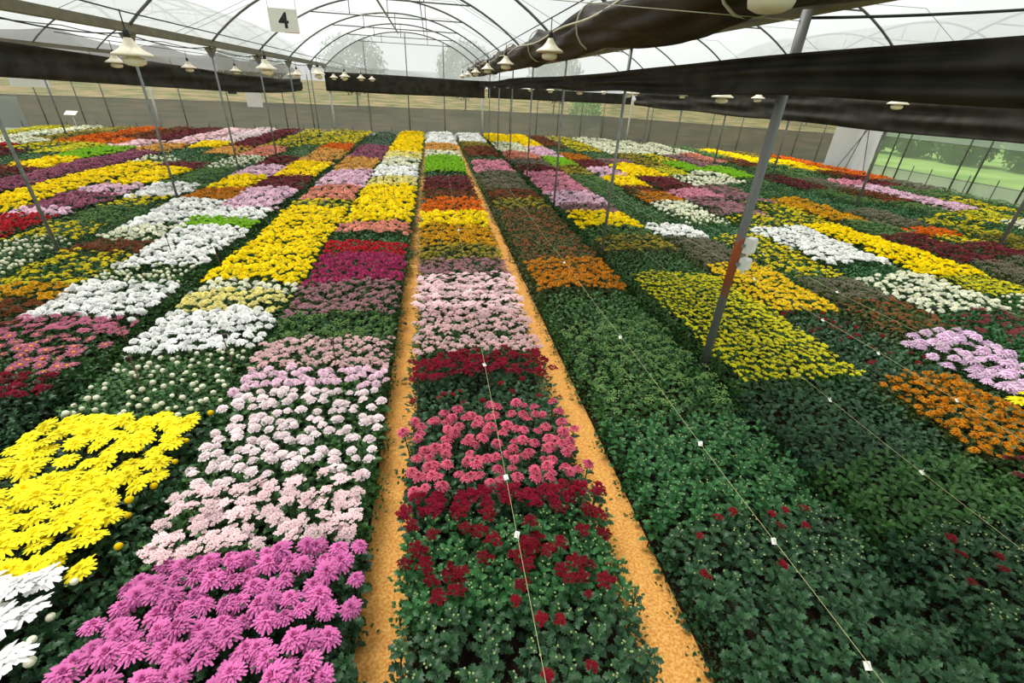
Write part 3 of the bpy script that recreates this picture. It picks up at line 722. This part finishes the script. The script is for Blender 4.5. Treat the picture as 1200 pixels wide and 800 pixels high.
for code, v in V_.items():
    if not v[2]: continue
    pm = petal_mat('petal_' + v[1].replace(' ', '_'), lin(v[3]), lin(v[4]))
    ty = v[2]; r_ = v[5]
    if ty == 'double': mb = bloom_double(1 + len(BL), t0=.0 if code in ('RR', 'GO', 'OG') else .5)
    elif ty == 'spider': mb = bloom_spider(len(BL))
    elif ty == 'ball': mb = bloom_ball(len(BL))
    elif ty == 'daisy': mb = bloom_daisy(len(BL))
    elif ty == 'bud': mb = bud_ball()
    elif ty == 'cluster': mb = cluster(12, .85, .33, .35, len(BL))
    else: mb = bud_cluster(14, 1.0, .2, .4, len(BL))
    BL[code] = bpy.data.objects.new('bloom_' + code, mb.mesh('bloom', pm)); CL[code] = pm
EYE = daisy_eye().mesh('eye', petal_mat('daisy_eye', lin('#e8a040'), lin('#c07020')))

bm_ = MB(); bm_.lathe([(0, -.9), (.8, -.3), (.9, .3), (0, 1)], 6); bm_.t = [.6] * len(bm_.v)
BUDME = bm_.mesh('bud', petal_mat('green_bud', lin('#b9c98c'), lin('#7c9450')))
# geometry-nodes scatter
ng = bpy.data.node_groups.new('scatter_on_points', 'GeometryNodeTree')
ng.interface.new_socket('Geometry', in_out='INPUT', socket_type='NodeSocketGeometry')
so = ng.interface.new_socket('Piece', in_out='INPUT', socket_type='NodeSocketObject')
ng.interface.new_socket('Geometry', in_out='OUTPUT', socket_type='NodeSocketGeometry')
gi = ng.nodes.new('NodeGroupInput'); go = ng.nodes.new('NodeGroupOutput'); oi = ng.nodes.new('GeometryNodeObjectInfo'); ip = ng.nodes.new('GeometryNodeInstanceOnPoints')
na = ng.nodes.new('GeometryNodeInputNamedAttribute'); na.data_type = 'FLOAT_VECTOR'; na.inputs['Name'].default_value = 'rot'
nb = ng.nodes.new('GeometryNodeInputNamedAttribute'); nb.data_type = 'FLOAT'; nb.inputs['Name'].default_value = 'scl'
er = ng.nodes.new('FunctionNodeEulerToRotation')
L_ = ng.links.new
L_(gi.outputs[0], ip.inputs['Points']); L_(gi.outputs[1], oi.inputs['Object']); L_(oi.outputs['Geometry'], ip.inputs['Instance'])
L_(na.outputs[0], er.inputs[0]); L_(er.outputs[0], ip.inputs['Rotation']); L_(nb.outputs[0], ip.inputs['Scale']); L_(ip.outputs[0], go.inputs[0])
def scatter(name, pts, piece, parent=None):
    me = bpy.data.meshes.new(name); me.from_pydata([p[0] for p in pts], [], [])
    a = me.attributes.new('rot', 'FLOAT_VECTOR', 'POINT'); a.data.foreach_set('vector', [c for p in pts for c in p[1]])
    b = me.attributes.new('scl', 'FLOAT', 'POINT'); b.data.foreach_set('value', [p[2] for p in pts])
    o = put(name, me, parent); md = o.modifiers.new('scatter', 'NODES'); md.node_group = ng; md[so.identifier] = piece
    o['kind'] = 'stuff'; return o

# ------------------------------------------------------------------ the plots of every bed: (far edge Y, variety) from near to far
PLOTS = {}
#PLOTS_BEGIN
PLOTS = {
 -14: [(16.6,''),(20.71,'WG'),(25.77,'YG')],
 -13: [(15.25,''),(19.89,'MA'),(26.03,'WG')],
 -12: [(13.95,''),(19.14,'R'),(20.87,'WG'),(26.29,'OL')],
 -11: [(12.65,''),(17.76,'MA'),(20.04,'YS'),(26.55,'OR')],
 -10: [(11.35,''),(17.38,'G'),(19.81,'YG'),(21.65,'OR'),(26.81,'RU')],
 -9: [(10.05,''),(14.6,'MA'),(16.24,'Y'),(19.06,'LG'),(21.05,'P'),(27.08,'MA')],
 -8: [(8.75,''),(18.13,'PU'),(20.48,'BU'),(27.34,'P')],
 -7: [(7.45,''),(15.78,'Y'),(16.89,'WB'),(19.67,'GT'),(21.44,'Y'),(27.6,'WP')],
 -6: [(6.1,''),(9.45,'R'),(9.98,'PL'),(11.41,'PU'),(12.5,'PL'),(14.82,'Y'),(15.98,'MA'),(17.97,'G'),(19.97,'BU'),(27.86,'MA')],
 -5: [(4.8,''),(7.97,'WB'),(8.89,'YS'),(10.32,'GB'),(11.13,'YS'),(12.5,'W'),(15.15,'GB'),(17.78,'WB'),(20.28,'SA'),(28.13,'YS')],
 -4: [(3.5,''),(5.57,'RU'),(6.03,'GO'),(7.36,'YS'),(7.97,'RU'),(8.84,'WG'),(10.85,'W'),(12.28,'OG'),(13.84,'Y'),(15.83,'PL'),(17.58,'MA'),(21.18,'G'),(28.32,'YS')],
 -3: [(2.25,''),(3.53,'GX'),(3.92,'DR'),(5.06,'MD'),(6.09,'W'),(6.7,'WB'),(7.38,'W'),(8.69,'W'),(9.28,'LG'),(10.18,'W'),(12.15,'PL'),(13.96,'MA'),(16.55,'Y'),(19.99,'BU'),(22.11,'OR'),(28.45,'YS')],
 -2: [(0.95,''),(1.85,'WS'),(3.26,'YL'),(4.28,'WB'),(5.14,'W'),(5.69,'CR'),(6.06,'WG'),(10.32,'Y'),(11.08,'YS'),(12.6,'SA'),(15.19,'PL'),(17.84,'BU'),(21.85,'PU'),(28.61,'GD')],
 -1: [(0.75,''),(1.9,'MG'),(2.42,'P'),(3.47,'WP'),(3.82,'PL'),(4.41,'PS'),(5.01,'GB'),(5.97,'MV'),(7.16,'MC'),(7.8,'R'),(8.42,'GT'),(9.14,'SA'),(12.83,'Y'),(14.13,'CR'),(16.06,'W'),(18.08,'WG'),(19.81,'CR'),(28.77,'Y')],
 0: [(0.75,''),(1.44,'DV'),(2.01,'DS'),(2.2,'DR'),(3.09,'RR'),(3.54,'DV'),(3.97,'DR'),(5.01,'PS'),(6.17,'P'),(6.84,'MV'),(7.63,'OL'),(8.85,'GO'),(10.03,'Y'),(11.33,'OR'),(12.38,'RU'),(14.31,'MA'),(15.24,'GT'),(18.85,'LG'),(20.72,'WG'),(23.32,'BU'),(28.95,'W')],
 1: [(0.75,''),(1.37,'GD'),(1.82,'DV'),(2.92,'GT'),(4.53,'GB'),(5.64,'G'),(6.88,'OG'),(10.42,'RG'),(11.33,'OL'),(12.5,'RU'),(14.2,'GR'),(15.46,'GR'),(17.99,'HP'),(19.18,'GT'),(22.37,'RU'),(24.55,'OL'),(29.14,'W')],
 2: [(0.75,''),(1.58,'DV'),(2.21,'G'),(3.24,'GD'),(6.12,'YG'),(7.3,'G'),(8.14,'OL'),(8.82,'GB'),(10.06,'Y'),(10.84,'MV'),(12.27,'PL'),(15.66,'HP'),(16.78,'MA'),(18.74,'GR'),(20.87,'SA'),(24.62,'WG'),(29.19,'Y')],
 3: [(1.1,''),(2.07,'MA'),(3.19,'OG'),(4.74,'DV'),(6.5,'GY'),(8.08,'GR'),(9.03,'W'),(12.25,'G'),(15.14,'GB'),(17.17,'OL'),(19.48,'LG'),(23.09,'PL'),(29.07,'Y')],
 4: [(1.7,''),(2.81,'YL'),(4.08,'PW'),(4.95,'RG'),(5.84,'GR'),(6.34,'YS'),(8.2,'YS'),(9.05,'GT'),(9.88,'WB'),(11.24,'WG'),(12.33,'OG'),(13.33,'RU'),(15.11,'Y'),(16.73,'PL'),(18.69,'MA'),(20.8,'OG'),(23.38,'G'),(28.95,'RU')],
 5: [(2.35,''),(4.59,'MS'),(5.9,'WG'),(6.47,'GT'),(8.78,'W'),(9.84,'YS'),(11.84,'MV'),(12.91,'HP'),(15.1,'MA'),(17.77,'Y'),(19.43,'MV'),(21.7,'G'),(28.82,'YS')],
 6: [(3.15,''),(5.02,'WB'),(5.85,'YG'),(7.54,'Y'),(9.08,'Y'),(11.17,'YS'),(13.69,'MV'),(15.42,'WG'),(17.32,'YG'),(21.37,'OL'),(28.69,'WG')],
 7: [(3.8,''),(5.41,'WG'),(6.49,'GR'),(8.19,'MA'),(9.41,'GB'),(11.88,'GO'),(14.25,'G'),(16.48,'WG'),(18.88,'LG'),(21.62,'YS'),(28.58,'WG')],
 8: [(4.45,''),(6.65,'GR'),(7.57,'MA'),(8.13,'YS'),(8.82,'OR'),(10.48,'GR'),(12.93,'GT'),(15.34,'G'),(17.68,'LG'),(21.27,'MV'),(27.73,'WG')],
 9: [(5.1,''),(8.19,'OL'),(9.62,'YS'),(11.34,'GT'),(13.43,'GB'),(15.84,'MA'),(19.28,'G'),(22.14,'SA'),(26.67,'WG')],
 10: [(5.75,''),(9.15,'G'),(10.18,'YS'),(11.62,'GB'),(13.39,'RU'),(15.61,'GR'),(18.03,'GB'),(20.57,'RU'),(25.6,'GB')],
 11: [(6.4,''),(9.5,'WG'),(10.61,'YG'),(14.23,'PL'),(15.21,'HP'),(16.7,'G'),(19.17,'GB'),(24.54,'Y')],
 12: [(7.05,''),(10.45,'G'),(12.22,'YS'),(14.17,'GB'),(16.06,'MA'),(17.48,'RU'),(20.72,'Y'),(23.47,'OL')],
 13: [(7.7,''),(11.34,'GT'),(13.66,'GB'),(15.64,'GR'),(22.41,'OR')],
}
#PLOTS_END
ORD = ['', 'first', 'second', 'third', 'fourth', 'fifth', 'sixth', 'seventh', 'eighth', 'ninth', 'tenth', 'eleventh', 'twelfth', 'thirteenth', 'fourteenth', 'fifteenth']
def bedword(k):
    if k == 0: return 'in the bed between the sandy paths'
    return '%s bed toward the %s' % (ORD[abs(k)], 'bare gutter' if k < 0 else 'long curtain')
NEAR_Y = {-3: 4.7, -2: 4.15, -1: 3.45, 0: 3.1, 1: 2.75, 2: 2.6, 3: 3.0, 4: 4.0}
TOP = .42
def bed_rise(k, x, y):    # slight crown across the bed plus gentle unevenness
    a, b = BEDS[k]; u = (x - (a + b) / 2) / ((b - a) / 2)
    return -.05 * u ** 4 + .018 * math.sin(3.1 * x + 1.7 * y) + .012 * math.sin(7.3 * y - 2 * x)
def grid(a, b, y0, y1, sp, rr, jit=.32):
    nx = max(1, round((b - a) / sp)); ny = max(1, round((y1 - y0) / sp)); out = []
    for j in range(ny):
        for i in range(nx):
            out.append((a + (b - a) * (i + .5 + (.25 if j % 2 else -.25)) / nx + rr.uniform(-jit, jit) * sp, y0 + (y1 - y0) * (j + .5) / ny + rr.uniform(-jit, jit) * sp))
    return out

# ---- single plants of the nearest plots
leafcount = {}
def plant_proto(code, variant, h):
    v = V_[code]; lk = v[8]; rr = random.Random(hash((len(code), variant, h)) & 255)
    nm = (v[1].replace('-', '_').replace(' ', '_') + '_chrysanthemum')
    rt = empty(nm)
    MB().tube([(0, 0, 0), (.006, .004, h * .5), (0, 0, h)], [.006, .005, .004], 5).build('stem', LM[lk], rt, True)
    mb = MB()
    for i in range(9):
        t = i / 8; z = h * (.12 + .62 * t); az = i * 2.4 + rr.uniform(-.4, .4)
        add_leaf(mb, (.012 * math.cos(az), .012 * math.sin(az), z), az, rr.uniform(-.1, .5), -.0 + .068 * rr.uniform(.8, 1.15), True, rr.uniform(-.3, .3), rr.uniform(-.2, .2))
    o = mb.build('lower_foliage', LM[lk], rt); o['kind'] = 'stuff'
    bare = v[2] is None
    for i in range(11 if bare else 7):
        t = i / (10 if bare else 6); az = i * 2.4 + variant; z = h * (.74 + .25 * t)
        put('leaf', LEAFME[lk], rt, (.008 * math.cos(az), .008 * math.sin(az), z), (rr.uniform(-.4, .4), -(.05 + .75 * t + rr.uniform(-.2, .2)), az), (.066 - .016 * t) * rr.uniform(.8, 1.15))
    return rt
def with_bloom(rt, code, h, rr, tilt=.3):
    v = V_[code]; q_ = rr.uniform(.80, 1.18); r_ = v[5] * q_
    b = put('bloom', BL[code].data, rt, (0, 0, h + r_ * .15), (rr.uniform(-tilt, tilt), rr.uniform(-tilt, tilt), rr.uniform(0, 6)), r_)
    if v[2] == 'daisy': put('eye', EYE, b)
    return 'large-headed ' if q_ > 1.06 else 'small-headed ' if q_ < .92 else ''
PP = {}
EDGE = {0: ('on the path edge facing the magenta bed', 'on the path edge facing the leafy bed'), -1: ('on the edge facing the lemon bed', 'on the sandy path edge'),
  -2: ('on the far edge from the magenta bed', 'on the edge facing the magenta bed'), -3: ('on the edge toward the bare gutter', 'on the edge facing the lemon bed'),
  1: ('on the sandy path edge', 'on the edge toward the rusty-banded post'), 2: ('on the edge facing the first leafy bed', 'on the edge facing the orange gold bed'),
  3: ('on the edge facing the leafy bed', 'on the edge facing the lilac bed'), 4: ('on the edge facing the orange gold bed', 'on the edge toward the white plots')}
BED1 = {0: 'between sandy paths', 1: 'beyond the path', 2: 'past the first leafy bed', -3: 'near the bare gutter'}
NW = {'YL': 'shaggy lemon yellow chrysanthemum', 'WS': 'shaggy white chrysanthemum', 'MG': 'magenta double chrysanthemum', 'P': 'pale pink spray chrysanthemum', 'WP': 'round blush-white chrysanthemum',
  'RR': 'rose red pale-rimmed chrysanthemum', 'DR': 'deep crimson spray chrysanthemum', 'DS': 'dark red spray chrysanthemum', 'WB': 'white-budded leafy chrysanthemum', 'MD': 'dusty pink daisy chrysanthemum',
  'OG': 'small orange gold chrysanthemum', 'PW': 'large pale lilac chrysanthemum', 'DV': 'red-flecked leafy chrysanthemum', 'GX': 'gold-budded leafy chrysanthemum'}
def label_for(code, k, where, bloomy):
    s_ = NW.get(code) or V_[code][0] + ' chrysanthemum without flowers'
    if code in ('YL', 'WS') and not bloomy: s_ = 'closed round bud among ' + V_[code][1] + ' blooms'
    elif V_[code][2] and not bloomy: s_ = 'leafy flowerless stem among ' + V_[code][1] + ' blooms'
    if code in ('G', 'GT', 'GD', 'DV', 'DR', 'GX', 'GB', 'YL', 'DS', 'OG', 'MA'): s_ += ' ' + BED1.get(k, 'beside the lilac plot' if k == 4 else '')
    return ' '.join((s_ + ' ' + where).split()[:16])
counts = {}
def near_plants(k, y0, y1, code, rr, prev=None, nxt=None):
    a, b = BEDS[k]; v = V_[code]; n_ = 0
    sp = {'YL': .122, 'WS': .135, 'MG': .092, 'P': .10, 'WP': .094, 'RR': .095, 'DR': .092, 'DS': .092, 'WB': .088, 'MD': .105, 'OG': .062, 'PW': .125}.get(code, .125)
    for (x, y) in grid(a + .02, b - .02, y0, y1, sp, rr, .28):
        if counts.get(code, 0) >= 300: break
        bloomy = v[2] is not None and rr.random() < max(v[7], .0)
        h = round((TOP + bed_rise(k, x, y) + rr.uniform(-.025, .025) - (0 if bloomy else .02)) / .03) * .03
        key = (code, h, rr.randrange(2))
        if key not in PP:
            PP[key] = plant_proto(code, key[2], h); rt = PP[key]
        else:
            rt = None
        if rt is None:
            src = PP[key]; rt = src.copy(); col.objects.link(rt)
            for ch in src.children:
                if ch.name.startswith(('bloom', 'bud')): continue
                c = ch.copy(); col.objects.link(c); c.parent = rt
        edge = (x - (a + b) / 2) / ((b - a) / 2); look = ''
        rt.location = (x, y, .0); rt.rotation_euler = (rr.uniform(-.05, .05), .10 * edge ** 3 + rr.uniform(-.05, .05), 0 if False else rr.uniform(0, 6.28))
        if code in ('YL', 'WS') and edge > .8:
            put('bud', BL['GX' if code == 'YL' else 'WB'].data, rt, (0, 0, h + .01), (0, 0, 0), rr.uniform(.02, .027)); bloomy = False
        elif bloomy: look = with_bloom(rt, code, h, rr)
        if code in ('DV', 'DS', 'GT') and not bloomy:
            for _ in range(4): put('bud', BUDME, rt, (rr.uniform(-.05, .05), rr.uniform(-.05, .05), h + rr.uniform(-.01, .02)), None, .0065)
        where = EDGE[k][0] if edge < -.8 else EDGE[k][1] if edge > .8 else ('next to the %s plot' % V_[prev][1]) if prev and y < y0 + .1 else ('next to the %s plot' % V_[nxt][1]) if nxt and y > y1 - .1 else 'amid its plot'
        tag(rt, ' '.join((look + label_for(code, k, where, bloomy)).split()[:16]), 'flower' if v[2] else 'plant', v[0] + ' chrysanthemums in the near plot of the %s' % bedword(k))
        counts[code] = counts.get(code, 0) + 1; n_ += 1
    return n_

allplots = []
for k, seq in PLOTS.items():
    y0 = seq[0][0]
    for i, (ye, code) in enumerate(seq[1:]):
        prev = seq[i][1] if i > 0 else None; nxt = seq[i + 2][1] if i + 2 < len(seq) else None
        allplots.append((k, y0, ye, code, prev, nxt)); y0 = ye
for (k, y0, y1, code, prev, nxt) in allplots:
    rr = random.Random(k * 131 + int(y0 * 37)); v = V_[code]; a, b = BEDS[k]
    ns = y0; ny = NEAR_Y.get(k, 0)
    if y0 < ny - .05:
        ye = min(y1, ny)
        if y1 - ye < .35: ye = y1
        near_plants(k, y0, ye, code, rr, prev, nxt if ye == y1 else None); ns = ye
    # scattered foliage and blooms of the plot
    P = []; sf = .118 if ns < 7 else (.15 if ns < 13 else .22); far = ns >= 7
    lower = .0
    if ns < y0 + .01 or ns < y1 - .05:
        for (x, y) in grid(a + .03, b - .03, ns, y1, sf, rr):
            P.append(((x, y, TOP + bed_rise(k, x, y) - .02 + rr.uniform(-.03, .02)), (rr.uniform(-.25, .25), rr.uniform(-.25, .25), rr.uniform(0, 6.28)), rr.uniform(.85, 1.2) * (1 if sf < .2 else 1.25)))
    # side foliage of the bed
    ss = .085 if y0 < 7 else .16
    n_ = max(1, int((y1 - y0) / ss))
    for j in range(n_):
        for s, xe in ((-1, a), (1, b)):
            path = (k, s) in ((0, -1), (0, 1), (-1, 1), (1, -1))
            if k == 0 and rr.random() < .35: continue
            if path: xe -= s * .055
            for zz in ((.12, .22, .32) if y0 < 9 else (.16, .3)):
                P.append(((xe + s * rr.uniform(-.035, .03), y0 + (y1 - y0) * (j + rr.random()) / n_, zz + rr.uniform(-.04, .04)), (rr.uniform(-.3, .3), s * rr.uniform(.3, .9), rr.uniform(0, 6.28)), rr.uniform(.7, 1.0) * (.66 if path else 1)))
    nw = [V_[c][1] for c in (prev, nxt) if c]
    bw = bedword(k)
    if len(nw) == 2: lb = '%s plot between %s and %s plots, %s' % (v[0], nw[0], nw[1], bw)
    elif nw: lb = '%s plot at the bed end beside the %s plot, %s' % (v[0], nw[0], bw)
    else: lb = '%s plot, %s' % (v[0], bw)
    lb = ' '.join(lb.split()[:16])
    root = scatter('flower_plot', P, (FTUFT if far else TUFT)[v[8]])
    tag(root, lb, 'flower plot', 'chrysanthemum plots')
    if v[2] and ns < y1 - .02:
        f_ = 1.0 if ns < 8 else (1.3 if ns < 14 else 1.75)
        Q = []
        for (x, y) in grid(a, b, ns, y1, v[6] * f_, rr):
            if rr.random() > v[7]: continue
            z = TOP + .035 + bed_rise(k, x, y) + rr.uniform(-.03, .03); e = (x - (a + b) / 2) / ((b - a) / 2)
            Q.append(((x, y, z), (rr.uniform(-.3, .3) - .12, .25 * e ** 3 + rr.uniform(-.3, .3), rr.uniform(0, 6.28)), v[5] * f_ * rr.uniform(.82, 1.15)))
        if Q: scatter('blooms', Q, BL[code], root)

# ------------------------------------------------------------------ strings with tags, stakes
TAGS = {0: (.40, [1.72, 2.17, 3.59, 5.4, 8.2]), 1: (1.91, [.82, 1.49, 2.34, 4.02, 6.4]), 2: (3.38, [1.88, 2.75]), 3: (4.58, [2.63, 3.46, 4.25, 5.6]), 4: (5.5, [3.6, 5.07, 6.7]), -1: (-1.1, []), 5: (7.4, [6.2, 8.4])}
SW = {0: 'between the sandy paths', 1: 'over the dark leafy bed beside the sandy path', 2: 'over the leafy bed past the rusty-banded post', 3: 'over the orange gold plot', 4: 'beside the pale lilac plot', -1: 'over the magenta and blush plots', 5: 'over the white plots past the lilac plot'}
for k, (x, ys) in TAGS.items():
    if k == -1: continue
    P = [(x, y, .535 + .008 * math.sin(y * 2.2)) for y in fr(.5, 14, 40)]
    o = MB().tube(P, .0016, 5).build('plant_string', M['string'], None, True); tag(o, 'thin pale string stretched ' + SW[k], 'string')
    for y in ys:
        rt = empty('plant_tag', (x, y, .54), R.uniform(-.6, .6)); tag(rt, 'small white plant tag on the string ' + SW[k], 'tag', 'tags ' + SW[k])
        MB().box((0, .0, -.012), (.03, .036, .002), (R.uniform(.2, .7), R.uniform(-.3, .3), 0)).build('card', M['white'], rt)
        MB().tube([(0, 0, .0), (0, .0, .012)], .004, 6).build('clip', M['white'], rt)
for i, (x, y, h) in enumerate(((-1.95, 4.0, .75), (-3.2, 4.6, .7), (-1.0, 3.9, .7), (-2.6, 3.7, .72), (-3.0, 6.6, .75), (-.9, 10.8, .95), (-1.15, 11.2, .95), (3.9, 8.2, .8), (5.9, 4.1, .75), (6.9, 9.2, .8), (-3.9, 7.2, .75), (.3, 13.5, .8), (13.9, 10.8, .8), (4.9, 4.4, .7), (8.6, 9.3, .8))):
    rt = empty('plant_stake', (x, y, 0), R.uniform(0, 3)); tag(rt, 'thin brown wooden stake standing among the flowers', 'stake', 'wooden stakes in the beds')
    MB().tube([(0, 0, 0), (R.uniform(-.04, .04), 0, h)], .005, 6).build('rod', M['wood'], rt); MB().box((0, 0, h - .04), (.03, .03, .04)).build('clip', M['black'], rt)
